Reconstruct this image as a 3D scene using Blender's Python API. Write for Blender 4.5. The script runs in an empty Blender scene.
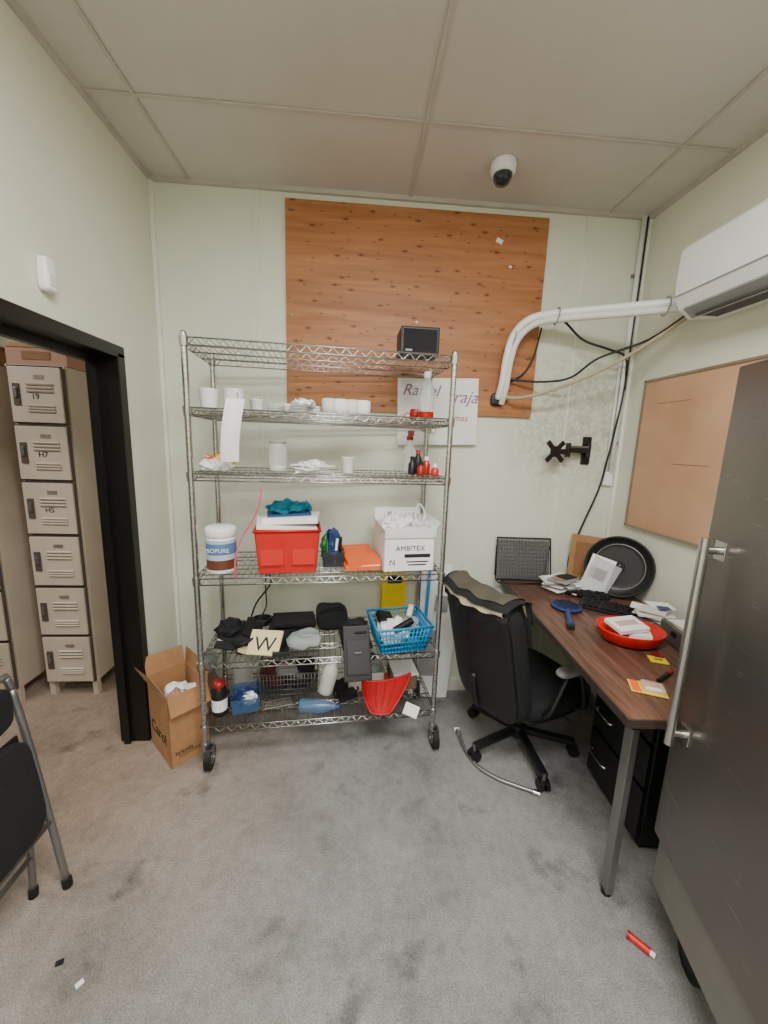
import bpy, bmesh, math, random
from mathutils import Vector, Matrix, Euler, noise
random.seed(7)
sin,cos,pi=math.sin,math.cos,math.pi
def L(c):
    c=c/255.0
    return c/12.92 if c<=.04045 else ((c+.055)/1.055)**2.4
# ------------------------------------------------------------ materials
MATS={}
def pm(name,rgb,rough=.6,metal=0.,var=.06,scale=8.,bump=0.,bscale=60.,trans=0.,alpha=1.,emit=0.,stretch=None,rgb2=None):
    if name in MATS: return MATS[name]
    m=bpy.data.materials.new(name); m.use_nodes=True
    nt=m.node_tree; N=nt.nodes; K=nt.links
    b=N['Principled BSDF']
    tc=N.new('ShaderNodeTexCoord'); mp=N.new('ShaderNodeMapping'); K.new(tc.outputs['Object'],mp.inputs[0])
    if stretch: mp.inputs['Scale'].default_value=stretch
    nz=N.new('ShaderNodeTexNoise'); nz.inputs['Scale'].default_value=scale; nz.inputs['Detail'].default_value=4
    K.new(mp.outputs[0],nz.inputs['Vector'])
    cr=N.new('ShaderNodeValToRGB')
    c=[L(v) for v in rgb]
    c2=[L(v) for v in rgb2] if rgb2 else [min(1,v*(1+var)) for v in c]
    c1=c if rgb2 else [v*(1-var) for v in c]
    cr.color_ramp.elements[0].position=.35; cr.color_ramp.elements[1].position=.65
    cr.color_ramp.elements[0].color=(*c1,1); cr.color_ramp.elements[1].color=(*c2,1)
    K.new(nz.outputs['Fac'],cr.inputs[0]); K.new(cr.outputs[0],b.inputs['Base Color'])
    b.inputs['Roughness'].default_value=rough; b.inputs['Metallic'].default_value=metal
    b.inputs['Transmission Weight'].default_value=trans; b.inputs['Alpha'].default_value=alpha
    if emit:
        b.inputs['Emission Color'].default_value=(*c,1); b.inputs['Emission Strength'].default_value=emit
    if bump:
        n2=N.new('ShaderNodeTexNoise'); n2.inputs['Scale'].default_value=bscale; n2.inputs['Detail'].default_value=3
        K.new(mp.outputs[0],n2.inputs['Vector'])
        bp=N.new('ShaderNodeBump'); bp.inputs['Strength'].default_value=bump; bp.inputs['Distance'].default_value=.01
        K.new(n2.outputs['Fac'],bp.inputs['Height']); K.new(bp.outputs[0],b.inputs['Normal'])
    MATS[name]=m; return m
def ramp(N,pts):
    cr=N.new('ShaderNodeValToRGB'); e=cr.color_ramp.elements
    while len(e)<len(pts): e.new(.5)
    for i,(p,c) in enumerate(pts):
        e[i].position=p; e[i].color=(*c,1)
    return cr
def G(v): return (v,v,v)
def mixc(N,K,fac,a,b,mode='MIX'):
    mx=N.new('ShaderNodeMix'); mx.data_type='RGBA'; mx.blend_type=mode
    for s,v in((mx.inputs[0],fac),(mx.inputs[6],a),(mx.inputs[7],b)):
        if hasattr(v,'is_output'): K.new(v,s)
        elif isinstance(v,(int,float)): s.default_value=v
        else: s.default_value=(*v,1)
    return mx.outputs[2]
def carpet():
    m=bpy.data.materials.new('carpet'); m.use_nodes=True; N=m.node_tree.nodes; K=m.node_tree.links
    b=N['Principled BSDF']; b.inputs['Roughness'].default_value=.95; b.inputs['Specular IOR Level'].default_value=.1
    tc=N.new('ShaderNodeTexCoord')
    def nz(s,d=4,r=.5,off=0):
        q=N.new('ShaderNodeMapping'); q.inputs['Location'].default_value=(off,off*.7,0); K.new(tc.outputs['Object'],q.inputs[0])
        n=N.new('ShaderNodeTexNoise'); n.inputs['Scale'].default_value=s; n.inputs['Detail'].default_value=d; n.inputs['Roughness'].default_value=r; K.new(q.outputs[0],n.inputs['Vector']); return n.outputs['Fac']
    f1=ramp(N,[(.3,[L(x) for x in(116,115,113)]),(.7,[L(x) for x in(168,166,163)])]); K.new(nz(190,4,.75),f1.inputs[0])
    st=ramp(N,[(.28,G(.48)),(.45,G(.86)),(.6,G(1.03))]); K.new(nz(2.3,7,.66),st.inputs[0])
    c=mixc(N,K,1.,f1.outputs[0],st.outputs[0],'MULTIPLY')
    s2=ramp(N,[(.30,G(.45)),(.40,G(1))]); K.new(nz(4.2,5,.6,3.7),s2.inputs[0])
    c=mixc(N,K,.8,c,s2.outputs[0],'MULTIPLY')
    s3=ramp(N,[(.38,G(.88)),(.62,G(1.05))]); K.new(nz(28,4,.6,1.7),s3.inputs[0])
    c=mixc(N,K,.8,c,s3.outputs[0],'MULTIPLY')
    sx=N.new('ShaderNodeSeparateXYZ'); K.new(tc.outputs['Object'],sx.inputs[0])
    mr=N.new('ShaderNodeMapRange'); mr.inputs[1].default_value=0; mr.inputs[2].default_value=-1.1; K.new(sx.outputs[0],mr.inputs[0])
    m2=N.new('ShaderNodeMapRange'); m2.inputs[1].default_value=.5; m2.inputs[2].default_value=1.4; K.new(sx.outputs[1],m2.inputs[0])
    mm=N.new('ShaderNodeMath'); mm.operation='MULTIPLY'; K.new(mr.outputs[0],mm.inputs[0]); K.new(m2.outputs[0],mm.inputs[1])
    c=mixc(N,K,mm.outputs[0],c,mixc(N,K,1.,c,(1.22,.95,.74),'MULTIPLY'))
    K.new(c,b.inputs['Base Color'])
    bp=N.new('ShaderNodeBump'); bp.inputs['Strength'].default_value=.6; bp.inputs['Distance'].default_value=.006; K.new(nz(220,2),bp.inputs['Height']); K.new(bp.outputs[0],b.inputs['Normal'])
    return m
def wallmat(name,rgb,dirt=.25,stainbox=False):
    m=bpy.data.materials.new(name); m.use_nodes=True; N=m.node_tree.nodes; K=m.node_tree.links
    b=N['Principled BSDF']; b.inputs['Roughness'].default_value=.55
    tc=N.new('ShaderNodeTexCoord')
    def nz(s,d=5,r=.6):
        n=N.new('ShaderNodeTexNoise'); n.inputs['Scale'].default_value=s; n.inputs['Detail'].default_value=d; n.inputs['Roughness'].default_value=r; K.new(tc.outputs['Object'],n.inputs['Vector']); return n.outputs['Fac']
    c=[L(v) for v in rgb]
    a=ramp(N,[(.3,[v*f for v,f in zip(c,(.91,.91,.88))]),(.7,c)]); K.new(nz(1.6),a.inputs[0])
    sp=ramp(N,[(.22,G(.55)),(.38,G(1))]); K.new(nz(22,6,.7),sp.inputs[0])
    out=mixc(N,K,dirt,a.outputs[0],sp.outputs[0],'MULTIPLY')
    if stainbox: # greasy mottled area right of the plywood
        sx=N.new('ShaderNodeSeparateXYZ'); K.new(tc.outputs['Object'],sx.inputs[0])
        mr=N.new('ShaderNodeMapRange'); mr.inputs[1].default_value=.75; mr.inputs[2].default_value=1.1; K.new(sx.outputs[0],mr.inputs[0])
        m2=N.new('ShaderNodeMapRange'); m2.inputs[1].default_value=2.2; m2.inputs[2].default_value=1.9; K.new(sx.outputs[2],m2.inputs[0])
        m3=N.new('ShaderNodeMapRange'); m3.inputs[1].default_value=1.1; m3.inputs[2].default_value=1.6; K.new(sx.outputs[2],m3.inputs[0])
        mm=N.new('ShaderNodeMath'); mm.operation='MULTIPLY'; K.new(mr.outputs[0],mm.inputs[0]); K.new(m2.outputs[0],mm.inputs[1])
        m4=N.new('ShaderNodeMath'); m4.operation='MULTIPLY'; K.new(mm.outputs[0],m4.inputs[0]); K.new(m3.outputs[0],m4.inputs[1])
        s2=ramp(N,[(.42,[.45,.45,.42]),(.60,G(1))]); K.new(nz(34,6,.8),s2.inputs[0])
        out=mixc(N,K,m4.outputs[0],out,mixc(N,K,.6,out,s2.outputs[0],'MULTIPLY'))
    K.new(out,b.inputs['Base Color'])
    bp=N.new('ShaderNodeBump'); bp.inputs['Strength'].default_value=.15; bp.inputs['Distance'].default_value=.004; K.new(nz(70,3),bp.inputs['Height']); K.new(bp.outputs[0],b.inputs['Normal'])
    return m
def plywood():
    m=bpy.data.materials.new('plywood'); m.use_nodes=True; N=m.node_tree.nodes; K=m.node_tree.links
    b=N['Principled BSDF']; b.inputs['Roughness'].default_value=.5
    tc=N.new('ShaderNodeTexCoord')
    sx=N.new('ShaderNodeSeparateXYZ'); K.new(tc.outputs['Object'],sx.inputs[0])
    cb=N.new('ShaderNodeCombineXYZ'); K.new(sx.outputs[0],cb.inputs[0]); K.new(sx.outputs[2],cb.inputs[1])
    def mp(s,loc=(0,0,0)):
        q=N.new('ShaderNodeMapping'); q.inputs['Scale'].default_value=s; q.inputs['Location'].default_value=loc; K.new(cb.outputs[0],q.inputs[0]); return q.outputs[0]
    def nz(s,v,d=5,dist=0.):
        n=N.new('ShaderNodeTexNoise'); n.inputs['Scale'].default_value=s; n.inputs['Detail'].default_value=d; n.inputs['Distortion'].default_value=dist; K.new(v,n.inputs['Vector']); return n.outputs['Fac']
    r=ramp(N,[(.3,[L(x) for x in(158,98,56)]),(.5,[L(x) for x in(176,115,69)]),(.7,[L(x) for x in(188,129,82)])]); K.new(nz(1.6,mp((1,14,1)),7,.7),r.inputs[0])
    r1=ramp(N,[(.40,G(.88)),(.47,G(1)),(.53,G(1)),(.57,G(.9)),(.66,G(1))]); K.new(nz(1.4,mp((.8,6,1)),3,1.2),r1.inputs[0])
    c=mixc(N,K,1.,r.outputs[0],r1.outputs[0],'MULTIPLY')
    for sc,st,p,loc in((4.4,2.6,.055,(.3,.2,0)),(5.6,3.4,.04,(2.1,1.3,0))):
        v=N.new('ShaderNodeTexVoronoi'); v.voronoi_dimensions='2D'; v.inputs['Scale'].default_value=sc; K.new(mp((1,st,1),loc),v.inputs['Vector'])
        r3=ramp(N,[(p*.4,[L(x) for x in(90,48,28)]),(p,[.6,.5,.45]),(p*2,G(1))]); K.new(v.outputs['Distance'],r3.inputs[0])
        c=mixc(N,K,.85,c,r3.outputs[0],'MULTIPLY')
    K.new(c,b.inputs['Base Color']); return m
def woodtop():
    m=bpy.data.materials.new('walnut_laminate'); m.use_nodes=True; N=m.node_tree.nodes; K=m.node_tree.links
    b=N['Principled BSDF']; b.inputs['Roughness'].default_value=.38
    tc=N.new('ShaderNodeTexCoord'); q=N.new('ShaderNodeMapping'); q.inputs['Scale'].default_value=(14,1,1); K.new(tc.outputs['Object'],q.inputs[0])
    n=N.new('ShaderNodeTexNoise'); n.inputs['Scale'].default_value=3.5; n.inputs['Detail'].default_value=7; n.inputs['Distortion'].default_value=.8; K.new(q.outputs[0],n.inputs['Vector'])
    r=ramp(N,[(.3,[L(x) for x in(68,44,35)]),(.5,[L(x) for x in(98,67,53)]),(.7,[L(x) for x in(120,86,70)])]); K.new(n.outputs['Fac'],r.inputs[0])
    K.new(r.outputs[0],b.inputs['Base Color']); return m
def brushed():
    m=bpy.data.materials.new('brushed_steel'); m.use_nodes=True; N=m.node_tree.nodes; K=m.node_tree.links
    b=N['Principled BSDF']; b.inputs['Metallic'].default_value=.85; b.inputs['Roughness'].default_value=.3
    tc=N.new('ShaderNodeTexCoord'); 
    n=N.new('ShaderNodeTexNoise'); n.inputs['Scale'].default_value=1.5; n.inputs['Detail'].default_value=3; K.new(tc.outputs['Object'],n.inputs['Vector'])
    r=ramp(N,[(.3,[L(x) for x in(116,111,106)]),(.7,[L(x) for x in(134,128,122)])]); K.new(n.outputs['Fac'],r.inputs[0])
    out=r.outputs[0]
    for rot,scl,th in(((.5,.2,.4),(3,3,30),.67),((-.7,.4,.1),(4,4,45),.69)):
        q2=N.new('ShaderNodeMapping'); q2.inputs['Rotation'].default_value=rot; q2.inputs['Scale'].default_value=scl; K.new(tc.outputs['Object'],q2.inputs[0])
        n2=N.new('ShaderNodeTexNoise'); n2.inputs['Scale'].default_value=3; n2.inputs['Detail'].default_value=6; n2.inputs['Distortion'].default_value=1.5; K.new(q2.outputs[0],n2.inputs['Vector'])
        r2=ramp(N,[(th,G(0)),(th+.03,G(.3))]); K.new(n2.outputs['Fac'],r2.inputs[0])
        out=mixc(N,K,r2.outputs[0],out,(.5,.49,.47))
    K.new(out,b.inputs['Base Color'])
    return m
CARPET=carpet(); WALL=wallmat('cream_panel',(231,231,214),.4); WALLB=wallmat('cream_panel_back',(230,233,217),.45,True)
CEIL=wallmat('ceiling_tile',(211,206,199),.2); PLY=plywood(); WOOD=woodtop(); STEEL=brushed()
chrome=pm('chrome',(198,197,195),.25,1.,.08); greymetal=pm('grey_metal',(140,139,138),.4,.8)
black=pm('black_plastic',(17,17,19),.45,0,.15); blackfab=pm('black_fabric',(20,20,23),.85,0,.2,bump=.4,bscale=200)
blackrub=pm('black_rubber',(15,15,15),.7); white=pm('white_plastic',(242,242,242),.35,0,.03); offw=pm('off_white',(226,223,215),.5)
paper=pm('paper',(243,243,241),.8,0,.03); card=pm('cardboard',(168,124,84),.85,0,.08,20); cardd=pm('cardboard_dark',(138,100,66),.85,0,.08,20)
red=pm('red_plastic',(205,30,24),.4); redd=pm('red_dark',(150,20,18),.4); blue=pm('blue_plastic',(40,140,190),.4); dblue=pm('dark_blue',(36,60,112),.4)
teal=pm('teal_cloth',(0,92,112),.9,bump=.4,bscale=40); orange=pm('orange_folder',(236,105,44),.6); yellow=pm('yellow_plastic',(240,208,30),.5)
tan=pm('locker_tan',(194,177,160),.5,0,.05,6); tand=pm('locker_shadow',(80,68,60),.7); brownlab=pm('brown_label',(104,60,42),.5)
glass=pm('clear_plastic',(225,228,228),.12,0,.02,trans=.0,alpha=.35); smoke=pm('smoke_plastic',(60,62,66),.2,alpha=.55)
bagm=pm('plastic_bag',(232,232,230),.35,0,.05,bump=.6,bscale=30); dkframe=pm('black_door_frame',(17,15,15),.35)
greycl=pm('grey_cloth',(150,160,158),.9,bump=.4,bscale=50); beige=pm('beige_cloth',(176,162,136),.9,bump=.5,bscale=60); olive=pm('olive_cloth',(80,76,62),.9)
cork=pm('kraft_board',(188,144,110),.85,0,.06,3,rgb2=(204,162,128)); alu=pm('aluminium_trim',(160,146,132),.4,.6)
pink=pm('pink_strap',(200,80,100),.6); purple=pm('purple_marker',(150,110,150),.7); ylw=pm('yellow_marker',(235,200,60),.7); green=pm('green_plastic',(40,120,60),.4)
ink=pm('black_ink',(30,30,30),.8); amber=pm('red_sauce',(170,34,18),.2); pinkbox=pm('pinkish_box',(170,130,110),.8); lab=pm('grey_label',(150,150,150),.6)
# ------------------------------------------------------------ mesh builder
def T(x,y,z): return Matrix.Translation((x,y,z))
def R(deg,ax='Z'): return Matrix.Rotation(math.radians(deg),4,ax)
class B:
    def __init__(s,name,M=None):
        s.name=name; s.bm=bmesh.new(); s.M=M or Matrix.Identity(4); s.base=s.M.copy(); s.mats=[]
    def mi(s,m):
        if m not in s.mats: s.mats.append(m)
        return s.mats.index(m)
    def add(s,vs,fs,m,smooth=False,X=None):
        k=s.mi(m); MM=X if X is not None else Matrix.Identity(4)
        bv=[s.bm.verts.new(MM@Vector(v)) for v in vs]
        for f in fs:
            try:
                q=s.bm.faces.new([bv[i] for i in f]); q.material_index=k; q.smooth=smooth
            except ValueError: pass
    def frombm(s,t,m,smooth,X=None):
        t.verts.index_update(); s.add([v.co.copy() for v in t.verts],[[v.index for v in f.verts] for f in t.faces],m,smooth,X); t.free()
    def box(s,c,d,m,rot=(0,0,0),bev=0.,X=None,taper=None):
        t=bmesh.new(); bmesh.ops.create_cube(t,size=1)
        for v in t.verts:
            k=1.
            if taper and v.co.z<0: k=taper
            v.co=Vector((v.co.x*d[0]*k,v.co.y*d[1]*k,v.co.z*d[2]))
        if bev: bmesh.ops.bevel(t,geom=list(t.edges),offset=bev,segments=2,affect='EDGES',profile=.6)
        Q=T(*c)@Euler([math.radians(a) for a in rot]).to_matrix().to_4x4()
        s.frombm(t,m,False,(X@Q) if X is not None else Q)
    def cyl(s,p0,p1,r,m,r1=None,n=16,caps=True,X=None,smooth=True):
        p0=Vector(p0);p1=Vector(p1);r1=r if r1 is None else r1
        d=(p1-p0).normalized(); a=d.orthogonal().normalized(); b=d.cross(a)
        vs=[];fs=[]
        for p,rr in((p0,r),(p1,r1)):
            for i in range(n):
                t=2*pi*i/n; vs.append(p+a*cos(t)*rr+b*sin(t)*rr)
        for i in range(n): fs.append([i,(i+1)%n,n+(i+1)%n,n+i])
        s.add(vs,fs,m,smooth,X)
        if caps: s.add(vs,[list(range(n))[::-1],list(range(n,2*n))],m,False,X)
    def tube(s,pts,r,m,n=8,sm=0,closed=False,X=None):
        pts=[Vector(p) for p in pts]
        if sm:
            o=[];k=len(pts)
            rng=range(k if closed else k-1)
            for i in rng:
                g=(lambda j:pts[j%k]) if closed else (lambda j:pts[max(0,min(k-1,j))])
                p0,p1,p2,p3=g(i-1),g(i),g(i+1),g(i+2)
                for j in range(sm):
                    t=j/sm
                    o.append(.5*((2*p1)+(p2-p0)*t+(2*p0-5*p1+4*p2-p3)*t*t+(3*p1-p0-3*p2+p3)*t**3))
            if not closed:o.append(pts[-1])
            pts=o
        k=len(pts); vs=[];fs=[]; a=None
        for i,p in enumerate(pts):
            if closed: d=pts[(i+1)%k]-pts[i-1]
            else: d=pts[min(k-1,i+1)]-pts[max(0,i-1)]
            if d.length<1e-9: d=Vector((0,0,1))
            d.normalize()
            if a is None: a=d.orthogonal().normalized()
            a=(a-d*a.dot(d)); a=a.normalized() if a.length>1e-6 else d.orthogonal().normalized()
            b=d.cross(a)
            for j in range(n):
                t=2*pi*j/n; vs.append(p+a*cos(t)*r+b*sin(t)*r)
        for i in range(k if closed else k-1):
            for j in range(n):
                i2=(i+1)%k
                fs.append([i*n+j,i*n+(j+1)%n,i2*n+(j+1)%n,i2*n+j])
        if not closed: fs+= [list(range(n))[::-1],list(range((k-1)*n,k*n))]
        s.add(vs,fs,m,True,X)
    def lathe(s,prof,o,m,n=24,X=None):
        vs=[];fs=[];k=len(prof)
        for r,z in prof:
            for i in range(n):
                t=2*pi*i/n; vs.append((o[0]+r*cos(t),o[1]+r*sin(t),o[2]+z))
        for i in range(k-1):
            for j in range(n): fs.append([i*n+j,i*n+(j+1)%n,(i+1)*n+(j+1)%n,(i+1)*n+j])
        s.add(vs,fs,m,True,X)
    def grid(s,f,nu,nv,m,X=None,smooth=True):
        vs=[f(i/nu,j/nv) for i in range(nu+1) for j in range(nv+1)]
        fs=[[i*(nv+1)+j,(i+1)*(nv+1)+j,(i+1)*(nv+1)+j+1,i*(nv+1)+j+1] for i in range(nu) for j in range(nv)]
        s.add(vs,fs,m,smooth,X)
    def sup(s,c,d,m,e1=.4,e2=.4,rot=(0,0,0),X=None,nu=28,nv=14,bend=0.,amp=0.,seed=0):
        def pw(x,e): return math.copysign(abs(x)**e,x)
        def f(u,v):
            a=2*pi*u-pi; b=pi*v-pi/2
            p=Vector((d[0]/2*pw(cos(b),e1)*pw(cos(a),e2),d[1]/2*pw(cos(b),e1)*pw(sin(a),e2),d[2]/2*pw(sin(b),e1)))
            if bend: p.x+=bend*(p.y*2/d[1])**2
            if amp: 
                q=noise.noise_vector(p*18+Vector((seed*3.1,seed,0))); p+=q*amp
            return p
        Q=T(*c)@Euler([math.radians(a) for a in rot]).to_matrix().to_4x4()
        s.grid(f,nu,nv,m,(X@Q) if X is not None else Q)
    def blob(s,c,d,m,amp=.02,seed=0,fr=9.,sub=3,rot=0):
        t=bmesh.new(); bmesh.ops.create_icosphere(t,subdivisions=sub,radius=.5)
        for v in t.verts:
            p=v.co.copy(); v.co=Vector((p.x*d[0],p.y*d[1],p.z*d[2]))+noise.noise_vector(p*fr+Vector((seed*5.3,seed,2)))*amp
            if v.co.z<-d[2]*.42: v.co.z=-d[2]*.42
        s.frombm(t,m,False,T(c[0],c[1],c[2]+d[2]*.42)@R(rot))
    def text(s,body,X,size,m,ex=.0004):
        cu=bpy.data.curves.new('t','FONT'); cu.body=body; cu.size=size; cu.extrude=ex; cu.resolution_u=3
        o=bpy.data.objects.new('t',cu); bpy.context.collection.objects.link(o)
        dg=bpy.context.evaluated_depsgraph_get(); me=bpy.data.meshes.new_from_object(o.evaluated_get(dg))
        s.add([v.co.copy() for v in me.vertices],[list(p.vertices) for p in me.polygons],m,False,X)
        bpy.data.objects.remove(o); bpy.data.curves.remove(cu); bpy.data.meshes.remove(me)
    def done(s):
        bmesh.ops.recalc_face_normals(s.bm,faces=list(s.bm.faces))
        me=bpy.data.meshes.new(s.name); s.bm.to_mesh(me); s.bm.free()
        for m in s.mats: me.materials.append(m)
        o=bpy.data.objects.new(s.name,me); bpy.context.collection.objects.link(o); o.matrix_world=s.base
        return o
FRONT=R(90,'X')   # text facing -Y
def openbox(b,w,d,h,m,t=.004,inner=None,X=None,taper=1.,o=(0,0,0)):
    for sx,sy in((1,0),(-1,0),(0,1),(0,-1)):
        wt,dt=w/2,d/2; wb,db=wt*taper,dt*taper
        if sx:
            vs=[(sx*wb,-db,0),(sx*wb,db,0),(sx*wt,dt,h),(sx*wt,-dt,h),(sx*(wb-t),-db,0),(sx*(wb-t),db,0),(sx*(wt-t),dt,h),(sx*(wt-t),-dt,h)]
        else:
            vs=[(-wb,sy*db,0),(wb,sy*db,0),(wt,sy*dt,h),(-wt,sy*dt,h),(-wb,sy*(db-t),0),(wb,sy*(db-t),0),(wt,sy*(dt-t),h),(-wt,sy*(dt-t),h)]
        vs=[(v[0]+o[0],v[1]+o[1],v[2]+o[2]) for v in vs]
        b.add(vs,[[0,1,2,3],[4,5,6,7],[3,2,6,7],[0,1,5,4],[0,3,7,4],[1,2,6,5]],m,False,X)
    b.box((o[0],o[1],o[2]+t/2),(w*taper-.002,d*taper-.002,t),m,X=X)
H=2.8
# ------------------------------------------------------------ room shell
b=B('floor'); b.box((-1.2,.9,-.05),(6.4,7.4,.1),CARPET); b.done()
b=B('wall_back'); b.box((.25,2.28,1.4),(2.6,.12,2.8),WALLB); b.done()
b=B('wall_right'); b.box((1.61,-.16,1.4),(.12,5,2.8),WALL); b.done()
b=B('wall_left') # single extruded outline with the doorway cut out
yz=[(-2.66,0),(.66,0),(.66,1.92),(1.86,1.92),(1.86,0),(4.55,0),(4.55,2.8),(-2.66,2.8)]
for x,fl in((-1.05,0),(-1.17,1)):
    b.add([(x,y,z) for y,z in((-2.66,0),(.66,0),(.66,2.8),(-2.66,2.8))],[[0,1,2,3]],WALL)
    b.add([(x,y,z) for y,z in((.66,1.92),(1.86,1.92),(1.86,2.8),(.66,2.8))],[[0,1,2,3]],WALL)
    b.add([(x,y,z) for y,z in((1.86,0),(4.55,0),(4.55,2.8),(1.86,2.8))],[[0,1,2,3]],WALL)
n=len(yz); b.add([(-1.05,y,z) for y,z in yz]+[(-1.17,y,z) for y,z in yz],[[i,(i+1)%n,n+(i+1)%n,n+i] for i in range(n)],WALL)
b.done()
b=B('wall_rear'); b.box((-1.2,-2.72,1.4),(6.4,.12,2.8),WALL); b.done()
b=B('wall_hall_far'); b.box((-2.75,4.58,1.4),(3.2,.12,2.8),WALL); b.done()
b=B('wall_hall_left'); b.box((-4.3,.9,1.4),(.12,7.4,2.8),WALL); b.done()
b=B('ceiling'); b.box((-1.2,.9,2.85),(6.4,7.4,.1),CEIL); b.done()
b=B('trim_ceiling_grid')
tb=pm('tbar',(194,188,178),.5)
for x in(-.86,.24,1.31): b.box((x,-.2,2.796),(.014,4.84,.006),tb)
for y in(1.74,.64,-.46,-1.56): b.box((.25,y,2.796),(2.6,.014,.0055),tb)
b.box((-1.04,-.2,2.79),(.018,4.84,.02),tb); b.box((1.54,-.2,2.79),(.018,4.84,.02),tb); b.box((.25,2.21,2.79),(2.6,.018,.02),tb)
b.done()
bt=pm('batten',(232,233,220),.45)
b=B('trim_1')
for x in(-.56,-.53): b.box((x,2.217,1.4),(.007,.006,2.76),bt)
b.done()
b=B('trim_2'); b.box((-1.04,2.21,1.4),(.018,.018,2.76),bt); b.done()
b=B('trim_3'); b.box((1.54,2.21,1.4),(.018,.018,2.76),bt); b.done()
b=B('trim_4'); b.box((1.2,2.217,1.4),(.012,.006,2.76),bt); b.done()
b=B('baseboard_back'); b.box((.25,2.214,.04),(2.56,.012,.08),offw); b.done()
b=B('door_frame')
b.box((-1.11,1.85,.95),(.14,.05,1.9),dkframe,bev=.003); b.box((-1.11,.68,.95),(.14,.05,1.9),dkframe,bev=.003); b.box((-1.11,1.265,1.905),(.14,1.22,.05),dkframe,bev=.003)
b.box((-1.14,1.815,.93),(.03,.02,1.86),dkframe); b.box((-1.14,1.265,1.865),(.03,1.1,.03),dkframe)
b.box((-1.06,1.868,.96),(.03,.02,1.92),dkframe)
b.done()
# plywood panel
b=B('plywood_panel'); b.box((.295,2.209,2.235),(1.37,.02,1.02),PLY)
for x in(-.36,.3,.95):
    for z in(1.76,2.2,2.7): b.cyl((x,2.2,z),(x,2.197,z),.006,greymetal)
b.box((.72,2.198,2.62),(.035,.002,.022),paper,rot=(0,20,0)); b.box((.79,2.198,2.50),(.016,.002,.012),offw)
b.done()
b=B('paper_poster')
b.box((.44,2.188,1.735),(.45,.002,.36),paper,rot=(0,-2,0)); b.box((.35,2.186,1.66),(.26,.002,.2),paper,rot=(0,3,0))
sk=Matrix(((1,.35,0,0),(0,1,0,0),(0,0,1,0),(0,0,0,1)))
b.text('Rafael',T(.235,2.185,1.82)@FRONT@sk,.085,purple); b.text('raja',T(.52,2.185,1.79)@FRONT@sk,.095,purple)
b.text('mas',T(.53,2.185,1.69)@FRONT@sk,.05,pink)
for i in range(7): b.tube([(.24+.03*i+.014*cos(a),2.183,1.70-.01*i+.02*sin(i)+.017*sin(a)) for a in [k*.7 for k in range(10)]],.0025,(ylw,red,green)[i%3],4)
b.done()
# adjacent hall: lockers
def lockers(name,x0,y0):
    b=B(name,T(x0,y0,0)); w=.285; d=.38; z0=.09; z1=1.89; n=6; hh=(z1-z0)/n
    b.box((w/2,d/2+.01,(z0+z1)/2),(w,d-.02,z1-z0),tan,bev=.003)
    for x in(.02,w-.02):
        for y in(.03,d-.02): b.box((x,y,z0/2),(.03,.03,z0),tan)
    b.box((w/2,.012,z1-.006),(w,.024,.012),tan)
    for i in range(n):
        c=z0+hh*(i+.5)
        b.box((w/2,.006,c),(w-.012,.012,hh-.006),tand)
        b.box((w/2,-.002,c),(w-.03,.016,hh-.02),tan,bev=.003)
        for k in range(3):
            b.box((w*.58,-.012,c+.055-k*.018),(.13,.01,.009),tan,rot=(35,0,0)); b.box((w*.58,-.0105,c+.048-k*.018),(.125,.002,.005),tand)
        for k in range(3):
            b.box((w*.58,-.012,c-.055-k*.014),(.13,.01,.008),tan,rot=(35,0,0)); b.box((w*.58,-.0105,c-.061-k*.014),(.125,.002,.004),tand)
        b.box((.05,-.012,c),(.032,.008,.11),tand,bev=.002); b.box((.05,-.018,c+.01),(.014,.012,.05),greymetal,bev=.002)
        b.box((w*.58,-.011,c+.09),(.05,.003,.02),alu)
        if i>2: b.text(['H5','H7','19'][i-3],T(w*.42,-.0115,c-.02)@FRONT,.04,ink)
    b.done()
lockers('locker_bank',-1.815,2.2); lockers('locker_bank.001',-2.20,2.13); lockers('locker_bank.002',-2.487,2.13)
b=B('stored_box',T(-1.68,2.38,1.892)); b.box((0,0,.05),(.3,.3,.10),pinkbox,bev=.004); b.box((.01,0,.1),(.31,.31,.02),card); b.box((0,-.152,.05),(.14,.003,.04),cardd); b.done()
b=B('stored_box.001',T(-2.15,2.33,1.892)); b.box((0,0,.05),(.3,.3,.1),card,bev=.004); b.box((0,0,.11),(.31,.31,.02),cardd); b.box((0,-.152,.05),(.1,.003,.05),paper); b.done()
b=B('fluorescent_fixture',T(-3.0,3.5,2.74)); b.box((0,0,.035),(1.2,.3,.05),white); 
tubeM=pm('lamp_tube',(255,250,240),.5,emit=6)
for y in(-.07,.07): b.cyl((-.57,y,-.005),(.57,y,-.005),.016,tubeM)
b.done()
b=B('motion_sensor',T(-1.05,1.455,2.06)); b.sup((.018,0,0),(.036,.052,.105),white,.35,.5); b.box((.036,0,-.016),(.004,.032,.034),offw,bev=.0015); b.done()
b=B('dome_security_camera',T(.62,1.92,2.8)@Matrix.Diagonal((.85,.85,.8,1))); b.lathe([(0,0),(.062,0),(.066,-.012),(.064,-.05),(.055,-.062),(.048,-.064)],(0,0,0),white,28)
b.lathe([(.05,-.06),(.047,-.085),(.036,-.105),(.018,-.116),(0,-.119)],(0,0,0),smoke,24); b.lathe([(.0,-.07),(.034,-.07),(.03,-.095),(0,-.105)],(0,0,0),black,20); b.done()
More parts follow.
